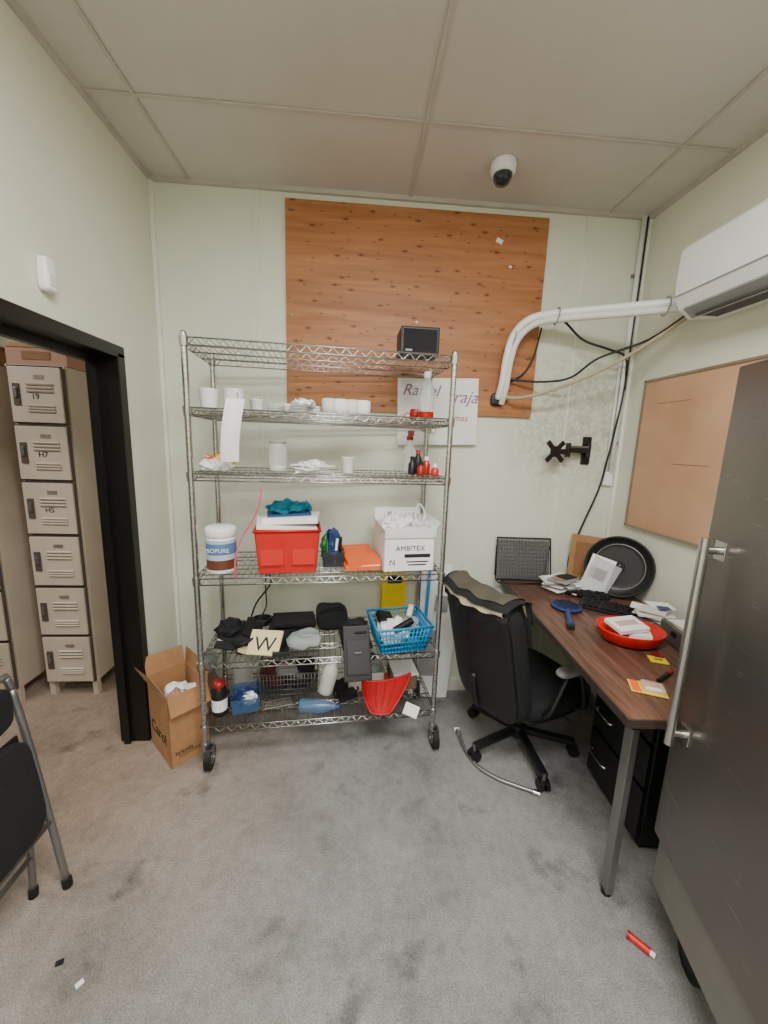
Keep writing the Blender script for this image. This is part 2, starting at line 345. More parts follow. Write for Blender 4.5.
# air conditioner
b=B('air_conditioner')
prof=[(1.547,2.13),(1.41,2.12),(1.36,2.155),(1.335,2.20),(1.33,2.26),(1.335,2.385),(1.355,2.405),(1.547,2.41)]
y0,y1=.86,1.69
def ac(profile,ya,yb,m):
    n=len(profile); vs=[(x,ya,z) for x,z in profile]+[(x,yb,z) for x,z in profile]
    b.add(vs,[[i,(i+1)%n,n+(i+1)%n,n+i] for i in range(n)]+[list(range(n)),list(range(n,2*n))],m)
ac(prof,y0,y1,white)
ac([(1.40,2.116),(1.355,2.15),(1.358,2.158),(1.405,2.126)],y0+.03,y1-.03,lab)
b.box((1.383,1.275,2.1335),(.055,.74,.004),pm('ac_louver',(225,225,222),.4),rot=(0,36,0))
b.box((1.3305,1.275,2.205),(.004,.82,.003),lab); b.box((1.43,1.275,2.121),(.1,.7,.006),pm('dark_slot',(70,70,70),.6)); b.box((1.334,1.05,2.18),(.004,.05,.012),lab)
for k in range(8): b.box((1.38+k*.018,1.275,2.41),(.006,.78,.004),lab)
b.done()
# conduits
b=B('refrigerant_pipe')
P=[(.775,2.185,1.82),(.78,2.15,1.9),(.785,2.13,2.03),(.81,2.12,2.14),(.88,2.1,2.215),(1.0,2.05,2.235),(1.25,1.92,2.235),(1.4,1.82,2.23),(1.47,1.75,2.22),(1.5,1.71,2.22)]
b.tube(P,.019,white,14,6); b.tube([(p[0]+.018,p[1]-.01,p[2]-.03) for p in P],.016,offw,12,6)
for q in(3,5,7): b.tube([(P[q][0]+.0+.03*cos(t)*.2,P[q][1]+.026*sin(t),P[q][2]-.013+.042*cos(t)) for t in [k*pi/6 for k in range(12)]],.004,lab,5,closed=True)
b.sup((.775,2.187,1.815),(.08,.02,.07),black,.5,.6)
b.tube([(.78,2.18,1.84),(.86,2.12,1.82),(1.02,2.06,1.86),(1.25,1.96,1.97),(1.42,1.85,2.1),(1.49,1.75,2.18)],.009,beige,10,6); b.done()
b=B('power_cable')
b.tube([(.79,2.19,1.93),(.85,2.16,1.92),(.99,2.12,1.91),(1.12,2.07,1.93),(1.25,2.05,2.03),(1.42,1.92,2.1),(1.5,1.76,2.2)],.006,black,7,6)
b.tube([(1.02,2.12,2.24),(1.08,2.12,2.22),(1.18,2.1,2.13),(1.3,2.06,2.08),(1.42,2.1,2.06),(1.5,2.18,2.0),(1.5,2.19,1.8),(1.47,2.2,1.5),(1.44,2.2,1.32),(1.36,2.2,1.08),(1.31,2.2,.9),(1.31,2.18,.80)],.006,black,7,6)
b.tube([(.79,2.19,1.9),(.9,2.19,1.95),(.96,2.19,2.05),(.98,2.17,2.2)],.005,black,6,6)
b.done()
b=B('wall_conduit'); b.tube([(1.5,2.2,2.79),(1.5,2.2,1.42)],.012,white,10); b.tube([(1.475,2.205,2.1),(1.475,2.205,1.36)],.008,offw,8); b.box((1.49,2.205,1.39),(.05,.025,.08),white,bev=.004)
for z in(2.5,2.0,1.6): b.box((1.5,2.21,z),(.05,.012,.015),greymetal)
b.tube([(1.52,2.2,2.79),(1.522,2.2,2.5),(1.515,2.195,2.2),(1.52,2.2,1.9)],.004,black,6,4)
b.done()
b=B('tv_wall_mount',T(-.045,0,.02)); b.box((1.385,2.212,1.53),(.05,.012,.16),black,bev=.003); b.cyl((1.385,2.19,1.49),(1.385,2.19,1.57),.014,black)
b.box((1.31,2.165,1.53),(.17,.018,.03),black,rot=(0,0,18),bev=.004); b.box((1.31,2.165,1.55),(.15,.02,.012),greymetal,rot=(0,0,18)); b.cyl((1.235,2.14,1.49),(1.235,2.14,1.57),.014,black)
b.box((1.19,2.12,1.52),(.09,.02,.03),black,rot=(0,0,20),bev=.004)
for a in(45,-45): b.box((1.14,2.1,1.52),(.15,.012,.026),black,rot=(0,a,12),bev=.004)
b.box((1.14,2.098,1.52),(.06,.016,.06),black,rot=(0,0,12),bev=.004); b.done()
b=B('notice_board'); b.box((1.54,1.5,1.535),(.012,1.1,.78),cork)
for z in(1.145,1.925): b.box((1.537,1.5,z),(.018,1.12,.012),alu)
for y in(.945,2.055): b.box((1.537,y,1.535),(.018,.012,.79),alu)
for y,z in((1.7,1.5),(1.85,1.8),(1.4,1.3)): b.box((1.5335,y,z),(.002,.2,.002),cardd)
b.done()
# ------------------------------------------------------------ wire shelf
A=math.degrees(math.atan2(.10,1.11)); SM=T(-.705,1.645,0)@R(A); W=1.14; Dp=.43
LV=[1.94,1.672,1.405,.945,.54,.215]
b=B('wire_shelving_unit',SM)
ins=.013
for x in(ins,W-ins):
    for y in(ins,Dp-ins):
        b.cyl((x,y,.12),(x,y,1.955),.0125,chrome,n=14)
        b.lathe([(0,.006),(.008,.005),(.0125,0)],(x,y,1.955),black,12)
        z=.2
        while z<1.93: b.cyl((x,y,z),(x,y,z+.002),.0133,greymetal,n=12,caps=False); z+=.0254
        for lv in LV: b.cyl((x,y,lv-.036),(x,y,lv+.002),.016,chrome,r1=.0185,n=16)
        b.cyl((x,y,.1),(x,y,.125),.02,greymetal)
        cx=x+(.02 if x<.5 else .01); cy=y-.012
        for s in(-1,1): b.box((cx+s*.019,cy,.075),(.004,.035,.07),greymetal)
        b.box((cx,cy,.105),(.044,.045,.006),greymetal)
        b.cyl((cx-.014,cy,.056),(cx+.014,cy,.056),.056,blackrub,n=28); b.cyl((cx-.016,cy,.056),(cx+.016,cy,.056),.03,greymetal,n=20); b.cyl((cx-.024,cy,.056),(cx+.024,cy,.056),.007,chrome,n=8)
for lv in LV:
    zt=lv-.003; zb=lv-.032; e=.004
    for z in(zt,zb): b.tube([(e,e,z),(W-e,e,z),(W-e,Dp-e,z),(e,Dp-e,z)],.0034,chrome,6,closed=True)
    def zig(p,q,n):
        p=Vector(p);q=Vector(q); pts=[]
        for i in range(n*2+1):
            c=p.lerp(q,i/(2*n)); pts.append((c.x,c.y,zt if i%2 else zb))
        b.tube(pts,.0022,chrome,4)
    zig((.03,e,0),(W-.03,e,0),20); zig((.03,Dp-e,0),(W-.03,Dp-e,0),20); zig((e,.03,0),(e,Dp-.03,0),8); zig((W-e,.03,0),(W-e,Dp-.03,0),8)
    n=44
    for i in range(1,n): x=W*i/n; b.cyl((x,e,lv),(x,Dp-e,lv),.0017,chrome,n=4,caps=False)
    for y in(Dp*.33,Dp*.66):
        b.tube([(e,y,zt-.003),(W-e,y,zt-.003)],.003,chrome,6); 
        pts=[(W*i/40,y,zt-.004 if i%2 else zb) for i in range(41)]; b.tube(pts,.002,chrome,4); b.tube([(e,y,zb),(W-e,y,zb)],.003,chrome,5)
b.done()
def S(name,u,v,lv,rot=0): return B(name,SM@T(u,v,LV[lv]+.003)@R(rot))
b=S('black_speaker',.985,.14,0,-4); b.box((0,0,.062),(.175,.16,.12),black,bev=.008); b.box((0,-.081,.062),(.15,.003,.095),blackfab,bev=.001); b.cyl((.06,.02,.121),(.06,.02,.128),.02,black); b.box((-.05,-.083,.02),(.03,.002,.008),lab); b.done()
def cup(name,u,v,lv,r=.035,h=.08,m=white,handle=False,rot=0,taper=.8):
    b=S(name,u,v,lv,rot); b.lathe([(0,.001),(r*taper,.001),(r*taper+.001,.004),(r,h-.004),(r+.002,h),(r-.002,h),(r-.003,h-.006),(r*taper-.003,.006),(0,.006)],(0,0,0),m,26)
    if handle: b.tube([(r-.003,0,h*.8),(r+.022,0,h*.78),(r+.026,0,h*.45),(r-.004,0,h*.22)],.005,m,8,5)
    b.done()
cup('paper_cup',.075,.1,1,.04,.08); cup('coffee_mug',.165,.16,1,.046,.09,handle=True,rot=-60,taper=.95)
cup('paper_cup.001',.25,.24,1,.034,.06,offw); cup('paper_cup.002',.275,.1,1,.028,.045,offw)
b=S('plastic_lid_stack',.40,.15,1)
for i,(x,y,r) in enumerate([(-.055,0,.04),(-.0,.05,.036),(.05,-.03,.042),(.11,.04,.036)]):
    for k in range(3): b.lathe([(0,0),(r,0),(r+.003,.004),(r*.95,.012),(0,.012)],(x,y,k*.012+.001),offw if i%2 else glass,20)
b.blob((-.02,.08,0),(.1,.08,.05),bagm,.02,4); b.blob((.07,-.02,.03),(.1,.07,.03),bagm,.02,6); b.done()
b=S('paper_towel_roll',.665,.16,1)
for i,x in enumerate((-.08,-.027,.027,.08)):
    b.lathe([(.008,0),(.033,.002),(.035,.03),(.034,.068),(.026,.072),(.008,.07),(.008,0)],(x,.006*i,.001),paper if i%2 else offw,24)
b.done()
b=S('sauce_bottle',1.045,.15,1); b.lathe([(0,.001),(.036,.001),(.038,.01),(.038,.03),(.0385,.032)],(0,0,0),amber,24); b.lathe([(.0385,.032),(.038,.12),(.03,.15),(.015,.17),(.014,.19)],(0,0,0),glass,24); b.cyl((0,0,.188),(0,0,.215),.017,white)
b.lathe([(0,.001),(.03,.001),(.032,.03),(.028,.05)],(-.03,.08,0),amber,20); b.done()
b=S('crumpled_snack_bag',.095,.12,2); b.blob((0,0,0),(.14,.11,.06),paper,.035,2,7); b.blob((.02,.01,.015),(.1,.08,.055),ylw,.03,3,8); b.blob((-.02,.0,.03),(.06,.05,.04),orange,.02,5,8); b.done()
b=S('glass_jar',.355,.12,2); b.lathe([(0,.002),(.038,.002),(.042,.01),(.042,.11),(.036,.125),(.034,.13)],(0,0,0),glass,26); b.lathe([(.036,.128),(.038,.13),(.038,.142),(0,.145)],(0,0,0),lab,26); b.lathe([(0,.004),(.036,.004),(.039,.03),(0,.03)],(0,0,0),offw,20); b.done()
b=S('plastic_utensil_packs',.49,.16,2)
for i in range(6): b.box((random.uniform(-.04,.07),random.uniform(-.05,.06),.006+.006*i),(.11,.045,.006),bagm if i%2 else paper,rot=(random.uniform(-6,6),random.uniform(-8,8),random.uniform(-60,60)),bev=.002)
b.blob((.02,0,.02),(.13,.1,.035),bagm,.02,9,8); b.box((-.04,.03,.03),(.09,.02,.008),dblue,rot=(0,0,25)); b.done()
cup('espresso_cup',.675,.14,2,.032,.075,offw)
b=S('small_sauce_bottles',1.02,.11,2)
for x,y,c,c2,h in((-.04,0,black,black,.07),(-.005,-.03,redd,black,.05),(.035,.02,amber,white,.07),(.0,.05,black,red,.1),(.065,-.03,red,white,.04)):
    b.lathe([(0,.001),(.018,.001),(.019,.006),(.019,h*.75),(.011,h*.9),(.01,h)],(x,y,0),c,18); b.cyl((x,y,h),(x,y,h+.018),.011,c2)
b.done()
b=S('spray_bottle',1.0,.27,2); b.lathe([(0,.001),(.035,.001),(.037,.01),(.035,.11),(.015,.15),(.014,.17)],(0,0,0),glass,20); b.cyl((0,0,.165),(0,0,.185),.018,redd); b.box((0,-.015,.2),(.022,.06,.028),redd,bev=.005); b.done()
b=B('paper_sheet',SM@T(.185,-.005,LV[1]-.215)@R(12)); b.grid(lambda u,v:Vector((-.035+.07*u+.03*v*v-.01,-.02-.03*sin(v*2.2)-.01*sin(3*u),.25*v)),6,14,paper)
b.done()
# level 3
b=S('protein_powder_jar',.10,.1,3)
b.lathe([(0,.001),(.06,.001),(.064,.008),(.064,.04)],(0,0,0),white,32); b.lathe([(.0645,.02),(.0648,.065)],(0,0,0),brownlab,32); b.lathe([(.0646,.065),(.0648,.155)],(0,0,0),pm('jar_label',(185,200,218),.4),32); b.lathe([(.064,.155),(.06,.165),(.056,.168)],(0,0,0),white,32)
b.lathe([(.063,.166),(.066,.17),(.066,.205),(.06,.211),(0,.211)],(0,0,0),white,32); b.lathe([(.0652,.09),(.0653,.14)],(0,0,0),pm('jar_band',(90,125,170),.4),32); b.text('ISOPURE',T(-.052,-.0665,.103)@FRONT,.026,white); b.done()
b=S('red_storage_bin',.395,.17,3,3)
openbox(b,.29,.27,.2,red,.005,taper=.88); b.tube([(.147,.137,.2),(-.147,.137,.2),(-.147,-.137,.2),(.147,-.137,.2)],.007,red,8,closed=True)
for x in(-.07,.07): b.box((x,-.128,.09),(.1,.004,.1),red,rot=(-5,0,0),bev=.0015)
b.box((0,0,.12),(.22,.2,.15),paper); b.box((-.01,-.01,.212),(.27,.22,.012),paper,rot=(2,3,5)); b.box((.02,.0,.235),(.25,.2,.03),paper,rot=(-3,-2,-6)); b.box((-.0,.02,.255),(.2,.16,.012),dblue,rot=(-3,-2,6))
b.blob((0,.02,.255),(.2,.15,.06),teal,.035,1,6); b.done()
b=S('pen_and_marker_cup',.61,.17,3); openbox(b,.11,.1,.075,smoke,.003,taper=.9)
for i,(c,l) in enumerate(((green,.15),(dblue,.17),(black,.16),(white,.13),(dblue,.12),(black,.14))): 
    x=-.035+.014*i; b.cyl((x,-.02+.01*(i%3),.01),(x+random.uniform(-.02,.03),random.uniform(-.02,.04),l),.007,c,n=8)
b.blob((0,0,.02),(.08,.07,.07),dblue,.02,3); b.blob((-.03,.05,0),(.06,.08,.16),green,.015,8); b.blob((-.0,.05,0),(.08,.08,.19),dblue,.015,5); b.done()
b=S('orange_folder',.74,.19,3,4); b.box((0,0,.012),(.17,.27,.02),orange,bev=.002); b.box((0,.0,.04),(.165,.26,.03),orange,rot=(3,0,4)); b.box((.005,0,.0225),(.16,.26,.004),paper); b.done()
b=S('glove_carton',.965,.17,3,3); openbox(b,.25,.25,.205,paper,.004)
for sx in(-1,1): b.box((sx*.138,0,.22),(.05,.25,.003),paper,rot=(0,sx*-50,0))
b.box((0,.135,.235),(.25,.003,.07),paper,rot=(-15,0,0)); b.box((0,-.137,.19),(.25,.003,.05),paper,rot=(12,0,0))
b.text('AMBITEX',T(-.07,-.1262,.10)@FRONT,.036,ink); b.text('N',T(-.1,-.1262,.03)@FRONT,.04,ink); b.box((.04,-.126,.075),(.13,.001,.018),ink); b.box((.04,-.126,.045),(.11,.001,.006),ink); b.box((.04,-.126,.03),(.09,.001,.006),ink)
for i,(x,y,z,s) in enumerate(((-.05,0,.14,.14),(.05,.03,.13,.15),(.0,-.04,.14,.12))): b.blob((x,y,z),(s,s*.8,s*.9),bagm,.05,i+11,7)
b.tube([(.06,-.03,.2),(.05,-.03,.27),(.07,-.02,.31),(.1,-.02,.27),(.09,-.02,.2)],.006,bagm,6,5); b.tube([(-.08,-.02,.2),(-.1,-.02,.26),(-.07,-.02,.28),(-.05,-.02,.2)],.007,bagm,6,5); b.done()
b=B('lanyard_strap',SM@T(.3,-.012,LV[3]+.0)); b.grid(lambda u,v:Vector((-.004+.008*u-.13*v+.015*sin(v*7),-.008-.004*sin(v*9),.41-.40*v)),2,24,pink); b.done()
# level 4
b=S('black_tool_pouch',.15,.19,4,-8); b.sup((0,0,.035),(.18,.2,.07),blackfab,.5,.35,amp=.012); b.box((-.03,-.07,.05),(.1,.12,.012),blackfab,rot=(25,8,0),bev=.004); b.box((.05,0,.08),(.05,.16,.01),black,rot=(5,20,10),bev=.003); b.tube([(.0,-.1,.05),(.05,-.14,.06),(.1,-.1,.07)],.008,blackrub,8,5)
b.blob((-.04,-.02,.05),(.13,.14,.07),blackfab,.03,2); b.box((-.05,-.1,.04),(.05,.05,.004),lab,rot=(40,0,10)); b.done()
b=S('letter_stencil_card',.30,.09,4,-12); b.box((0,-.04,.06),(.15,.012,.12),pm('cream_card',(222,205,160),.7),rot=(-50,0,0)); b.text('W',T(-.05,-.075,.035)@R(40,'X'),.1,ink,.003); b.box((.0,.05,.03),(.15,.1,.05),blackfab,bev=.005); b.box((.07,-.03,.02),(.08,.12,.02),black,rot=(-10,5,20),bev=.003); b.box((-.08,-.02,.02),(.04,.12,.015),pm('cream_card',(222,205,160)),rot=(-8,0,-25)); b.done()
b=S('folded_rag',.47,.12,4); b.sup((0,0,.03),(.16,.14,.06),greycl,.6,.6,amp=.02,seed=3); b.sup((.02,.02,.05),(.1,.08,.03),greycl,.7,.7,amp=.015,seed=5); b.done()
b=S('black_binder',.40,.31,4); b.box((0,0,.02),(.24,.18,.03),black,bev=.004); b.box((.01,0,.05),(.22,.15,.02),blackfab,rot=(0,3,8),bev=.003); b.done()
b=S('black_shoulder_bag',.61,.31,4,5); b.sup((0,0,.06),(.17,.15,.12),blackfab,.5,.4,amp=.012,seed=8); b.tube([(-.07,-.05,.1),(-.05,-.08,.14),(.03,-.08,.15),(.07,-.05,.1)],.007,blackfab,6,5); b.done()
b=S('black_cable_coil',.22,.36,4)
for k in range(4): b.tube([(.05*cos(a)+.004*k,.04*sin(a),.012+.009*k) for a in [i*pi/10 for i in range(20)]],.006,black,6,closed=True)
b.tube([(-.05,0,.03),(-.02,.02,.12),(.06,.03,.24),(.02,.04,.33),(.04,.05,.37)],.005,black,6,6); b.tube([(.0,.04,.03),(.03,.04,.1),(.03,.04,.25),(.07,.05,.37)],.004,black,6,6); b.done()
b=B('tablet_keyboard_case',SM@T(.725,-.03,LV[4]+.02)@R(3)); 
b.box((.0,.02,.0),(.13,.25,.018),black,rot=(62,0,0),bev=.004); b.box((0,-.008,-.005),(.10,.15,.003),pm('dark_grey',(30,30,33),.4),rot=(62,0,0)); b.box((.01,.16,.0),(.15,.2,.014),black,bev=.004); b.box((0.02,.1,.095),(.06,.1,.02),black,rot=(20,0,0),bev=.004); b.box((0,-.012,.02),(.03,.003,.016),lab,rot=(62,0,0)); b.blob((.0,.12,.01),(.14,.13,.12),blackfab,.03,4); b.done()
def basket(b,w,d,h,m,taper=.8,r=.0036,nl=5,n=14,rim=.007):
    def ring(k,z,rr): b.tube([(w/2*k,d/2*k,z),(-w/2*k,d/2*k,z),(-w/2*k,-d/2*k,z),(w/2*k,-d/2*k,z)],rr,m,6,closed=True)
    for i in range(nl+1):
        t=i/nl; ring(taper+(1-taper)*t,.004+h*t,rim if i==nl else r)
    for s in(-1,1):
        for i in range(n+1):
            f=-1+2*i/n
            b.tube([(f*w/2*taper,s*d/2*taper,.004),(f*w/2,s*d/2,h)],r,m,4); b.tube([(s*w/2*taper,f*d/2*taper,.004),(s*w/2,f*d/2,h)],r,m,4)
    b.box((0,0,.004),(w*taper,d*taper,.004),m)
b=S('blue_plastic_basket',.945,.10,4,6); basket(b,.28,.24,.13,blue)
b.blob((-.03,0,.02),(.16,.14,.12),bagm,.03,4,7); b.blob((.07,.03,.05),(.09,.09,.08),greycl,.02,6); b.cyl((-.04,-.06,.1),(.06,-.03,.13),.018,black); b.cyl((.06,.05,.06),(.09,.07,.17),.015,white); b.box((-.06,.06,.12),(.08,.06,.03),black,rot=(20,15,10),bev=.004); b.done()
b=S('yellow_caution_sign',.965,.36,4); b.box((0,0,.19),(.14,.008,.36),yellow,rot=(-4,0,0),bev=.003); b.box((0,.04,.19),(.14,.008,.36),yellow,rot=(6,0,0),bev=.003); b.box((0,-.016,.25),(.08,.002,.04),ink,rot=(-4,0,0)); b.tube([(-.03,.01,.36),(0,.01,.39),(.03,.01,.36)],.006,yellow,6,4); b.done()
# level 5
b=S('supplement_bottle',.065,.09,5); b.lathe([(0,.001),(.033,.001),(.036,.006),(.036,.13),(.026,.15),(.022,.155)],(0,0,0),black,26); b.lathe([(.0365,.03),(.0365,.09)],(0,0,0),white,26); b.lathe([(.028,.15),(.029,.153),(.029,.175),(0,.178)],(0,0,0),redd,24); b.done()
b=S('blue_plastic_tub',.18,.14,5,8); openbox(b,.14,.15,.08,pm('clear_blue',(70,105,150),.2,alpha=.5),.003,taper=.85); b.blob((0,0,.01),(.10,.10,.08),dblue,.02,2); b.blob((0.02,-.03,.03),(.07,.05,.06),bagm,.02,3); b.done()
b=S('glass_carafe',.13,.33,5); b.lathe([(0,.001),(.05,.001),(.055,.02),(.05,.11),(.03,.16),(.035,.19)],(0,0,0),glass,24); b.lathe([(0,.19),(.037,.19),(.037,.205),(0,.21)],(0,0,0),black,20); b.done()
b=S('drink_bottle',.45,.06,5,80); b.lathe([(0,0),(.03,0),(.033,.006),(.033,.12),(.014,.165),(.013,.18)],(0,0,0),pm('blue_bottle',(90,125,165),.2,alpha=.6),20,X=T(0,0,.034)@R(90,'X')); b.cyl((0,-.18,.034),(0,-.2,.034),.016,dblue); b.done()
b=S('white_lotion_bottle',.575,.16,5,0); b.lathe([(0,0),(.036,0),(.04,.008),(.04,.12),(.03,.15),(.016,.16)],(0,0,0),offw,24,X=T(0,.0,.03)@R(14,'Y')); b.cyl((.04,0,.18),(.048,0,.22),.02,white); b.done()
b=S('wire_basket',.38,.30,5); basket(b,.32,.22,.12,greymetal,.95,.0018,4,18,.003); b.blob((.05,0,.0),(.18,.15,.15),black,.03,3); b.blob((-.08,0,.0),(.13,.12,.15),pm('maroon_bag',(90,30,34),.5),.03,7); b.box((.0,-.05,.12),(.12,.05,.05),lab,rot=(20,10,20),bev=.004); b.box((.09,-.03,.13),(.1,.06,.06),blackfab,rot=(10,20,40),bev=.01); b.done()
b=S('wrench_set',.34,.13,5,10)
for i in range(4): b.box((0,-.03+.018*i,.008),(.15,.010,.008),chrome,bev=.003); b.cyl((.075,-.03+.018*i,.004),(.075,-.03+.018*i,.012),.011,chrome); b.cyl((-.075,-.03+.018*i,.004),(-.075,-.03+.018*i,.012),.009,chrome)
b.done()
b=S('power_adapter',.69,.14,5,20); b.box((0,0,.018),(.10,.06,.034),black,bev=.005); b.tube([(.05,0,.02),(.08,.03,.015),(.06,.08,.012),(.0,.09,.012),(-.05,.06,.012),(-.06,.0,.012)],.005,black,6,5); b.blob((-.01,.07,0),(.09,.06,.07),blackfab,.02,4); b.done()
b=S('white_tray',.80,.29,5,3); openbox(b,.22,.18,.09,offw,.004,taper=.9); b.blob((.0,0,.02),(.16,.12,.1),greycl,.03,14); b.cyl((-.05,.02,.03),(.05,.0,.15),.02,black); b.blob((-.05,.0,.04),(.09,.09,.1),blackfab,.02,4); b.done()
b=S('wrapped_parcel',1.01,.27,5,-6); b.box((0,0,.05),(.15,.2,.09),pm('brown_wrap',(120,95,70),.8),bev=.006); b.box((.0,-.02,.1),(.14,.18,.01),paper,rot=(4,3,10)); b.done()
# red dustpan lying at the front edge of the bottom shelf
b=B('red_dustpan',SM@T(.88,.01,LV[5]+.055)@R(-8))
dred=pm('deep_red_plastic',(180,24,28),.35)
def dp(u,v):
    k=1-.62*v**1.5; x=(u-.5)*.25*k-.03*v; s=(2*u-1)
    y=.10-.15*v; z=.055-.085*v+.02*(s*s)*(1-v*.5)+.025*s*(1-v)
    return Vector((x,y,z))
b.grid(dp,18,12,dred); b.grid(lambda u,v:dp(u,v)+Vector((0,.003,-.006)),18,12,dred)
for c in ([dp(i/18,1) for i in range(19)],[dp(0,i/12) for i in range(13)],[dp(1,i/12) for i in range(13)],[dp(i/18,0) for i in range(19)]): b.tube(c,.006,dred,6)
for q in(.3,.5,.7): b.tube([dp(q,i/12)+Vector((0,-.001,.003)) for i in range(1,12)],.003,dred,5)
b.cyl((0,.10,.045),(.0,.18,.04),.012,dred); b.box((.12,-.055,.0),(.075,.002,.055),paper,rot=(-30,25,0)); b.tube([(.09,.03,.05),(.1,-.045,.02)],.001,ink,4); b.done()
b=B('white_foam_board',T(.49,2.14,0)@R(-1)); b.box((-.03,.03,.43),(.2,.012,.85),paper,rot=(-2,2,0)); b.box((.05,.012,.4),(.14,.008,.8),white,rot=(-1,4,0)); b.box((-.06,.002,.58),(.018,.006,.5),blue,rot=(-1,2,0)); b.box((.03,.004,.62),(.08,.002,.1),lab,rot=(-1,4,0)); b.box((-.04,.004,.3),(.1,.002,.3),lab,rot=(-1,4,0)); b.done()
# cardboard box on floor
b=B('cardboard_box',T(-.845,1.64,0)@R(45))
w,d,h=.185,.26,.37
openbox(b,w,d,h,card,.004,o=(w/2,d/2,0))
def flap(p0,p1,n,l,m):
    p0=Vector(p0);p1=Vector(p1);n=Vector(n)*l
    b.add([p0,p1,p1+n,p0+n]+[v+Vector((0,0,-.004)) for v in(p0,p1,p1+n,p0+n)],[[0,1,2,3],[7,6,5,4],[0,1,5,4],[1,2,6,5],[2,3,7,6],[3,0,4,7]],m)
flap((0,0,h),(0,d,h),(-.42,0,.6),.12,cardd); flap((w,0,h),(w,d,h),(.1,0,.95),.09,card); flap((0,d,h),(w,d,h),(0,.3,.85),.1,card); flap((0,0,h),(w,0,h),(0,-.35,-.8),.1,card)
b.text('Carol',T(-.0015,.235,.1)@Matrix(((0,0,-1,0),(-1,0,0,0),(0,1,0,0),(0,0,0,1))),.085,ink); b.text('brands',T(.02,-.0015,.06)@FRONT,.03,ink); b.box((.1,-.001,.05),(.13,.002,.02),cardd)
b.blob((.1,.13,.22),(.15,.2,.11),paper,.03,3,5); b.blob((.08,.09,.24),(.1,.12,.1),pinkbox,.03,5,5); b.done()
b=B('floor_power_strip'); b.box((-.88,2.15,.02),(.26,.05,.035),black,rot=(0,0,6),bev=.005)
for i in range(4): b.box((-.95+.05*i,2.143+.005*i,.04),(.022,.022,.004),white,rot=(0,0,6))
b.tube([(-.76,2.165,.02),(-.7,2.17,.01),(-.6,2.18,.01),(-.5,2.17,.008)],.004,black,6,5); b.done()
b=B('cloth_bundle',T(-.83,2.05,0)); b.blob((0,0,0),(.12,.09,.34),pm('taupe_cloth',(140,120,102),.9),.03,5,5); b.blob((.02,-.01,.25),(.08,.08,.14),greycl,.025,7,6); b.done()
# ------------------------------------------------------------ desk
DZ=.772; DM=T(.82,.965,0)@R(-3.4)
b=B('office_desk',DM); dl,dw=1.235,.65
b.box((dw/2,dl/2,DZ-.015),(dw,dl,.03),WOOD,bev=.003)
edge=pm('desk_edge',(58,46,40),.5)
b.box((-.001,dl/2,DZ-.016),(.006,dl,.028),edge,bev=.001); b.box((dw/2,-.001,DZ-.016),(dw,.006,.028),edge,bev=.001)
b.box((dw/2,dl/2,DZ-.05),(dw-.14,dl-.14,.04),black)
for x,y in((.09,.1),(dw-.09,.1),(.09,dl-.1),(dw-.09,dl-.1)):
    b.box((x,y,.375),(.024,.04,.72),greymetal,bev=.003); b.cyl((x,y,0),(x,y,.02),.016,blackrub); b.box((x,y,DZ-.06),(.05,.07,.06),black)
b.box((dw-.02,dl/2,.48),(.018,dl-.2,.42),black)
b.done()
b=B('filing_pedestal',DM@T(.29,.23,0)); b.box((.16,.2,.345),(.3,.38,.63),black,bev=.004); b.box((.16,.2,.015),(.27,.34,.03),black)
for z,hh in((.56,.16),(.37,.18),(.155,.22)):
    b.box((.003,.2,z),(.016,.36,hh),black,bev=.003); b.tube([(-.006,.23,z+.02),(-.028,.235,z+.02),(-.028,.335,z+.02),(-.006,.34,z+.02)],.006,chrome,8,4)
b.done()
z=DZ+.001
b=B('wire_document_tray',T(1.0,2.13,z)@R(-3))
dg=pm('tray_mesh',(125,127,130),.4,.5,alpha=.5)
b.tube([(-.165,0,.006),(.165,0,.006),(.16,.05,.25),(-.16,.05,.25)],.006,black,8,closed=True); b.box((0,.026,.128),(.31,.002,.24),dg,rot=(-11.7,0,0))
for i in range(18): x=-.155+.31*i/17; b.tube([(x,0,.006),(x*.97,.05,.25)],.001,black,4)
for i in range(12): q=i/11; b.tube([(-.16,.05*q,.006+.244*q),(.16,.05*q,.006+.244*q)],.001,black,4)
b.tube([(-.165,0,.006),(-.165,-.06,.006),(.165,-.06,.006),(.165,0,.006)],.005,black,8); b.tube([(-.16,.05,.2),(-.15,.065,.01)],.004,black,6); b.tube([(.16,.05,.2),(.15,.065,.01)],.004,black,6); b.done()
b=B('kraft_backing_board',T(1.405,2.07,z)@R(-40)); b.box((.0,.0,.145),(.30,.012,.28),card,rot=(-5,0,0)); b.box((.0,-.010,.145),(.24,.002,.2),cardd,rot=(-5,0,0)); b.done()
b=B('round_black_tray',T(1.425,1.915,z+.164)@R(-42)@R(76,'X'))
b.lathe([(0,-.012),(.15,-.012),(.158,0),(.165,.01),(.165,.018),(.156,.018),(.148,0),(.1,-.002),(0,-.002)],(0,0,0),black,48); b.lathe([(.12,.0005),(.122,.002),(.124,.0005)],(0,0,0),greymetal,40); b.lathe([(0,.0),(.03,.0),(.028,.012),(0,.014)],(0,0,0),smoke,20)
b.done()
b=B('glossy_brochure',T(1.30,1.90,z)@R(-35)); b.box((0,.03,.11),(.12,.004,.21),paper,rot=(-18,14,0)); b.box((.01,.022,.10),(.14,.001,.2),glass,rot=(-18,22,0)); b.box((0,.0262,.12),(.08,.001,.06),lab,rot=(-18,14,0)); b.done()
b=B('paper_stack',T(1.18,2.0,z)@R(10))
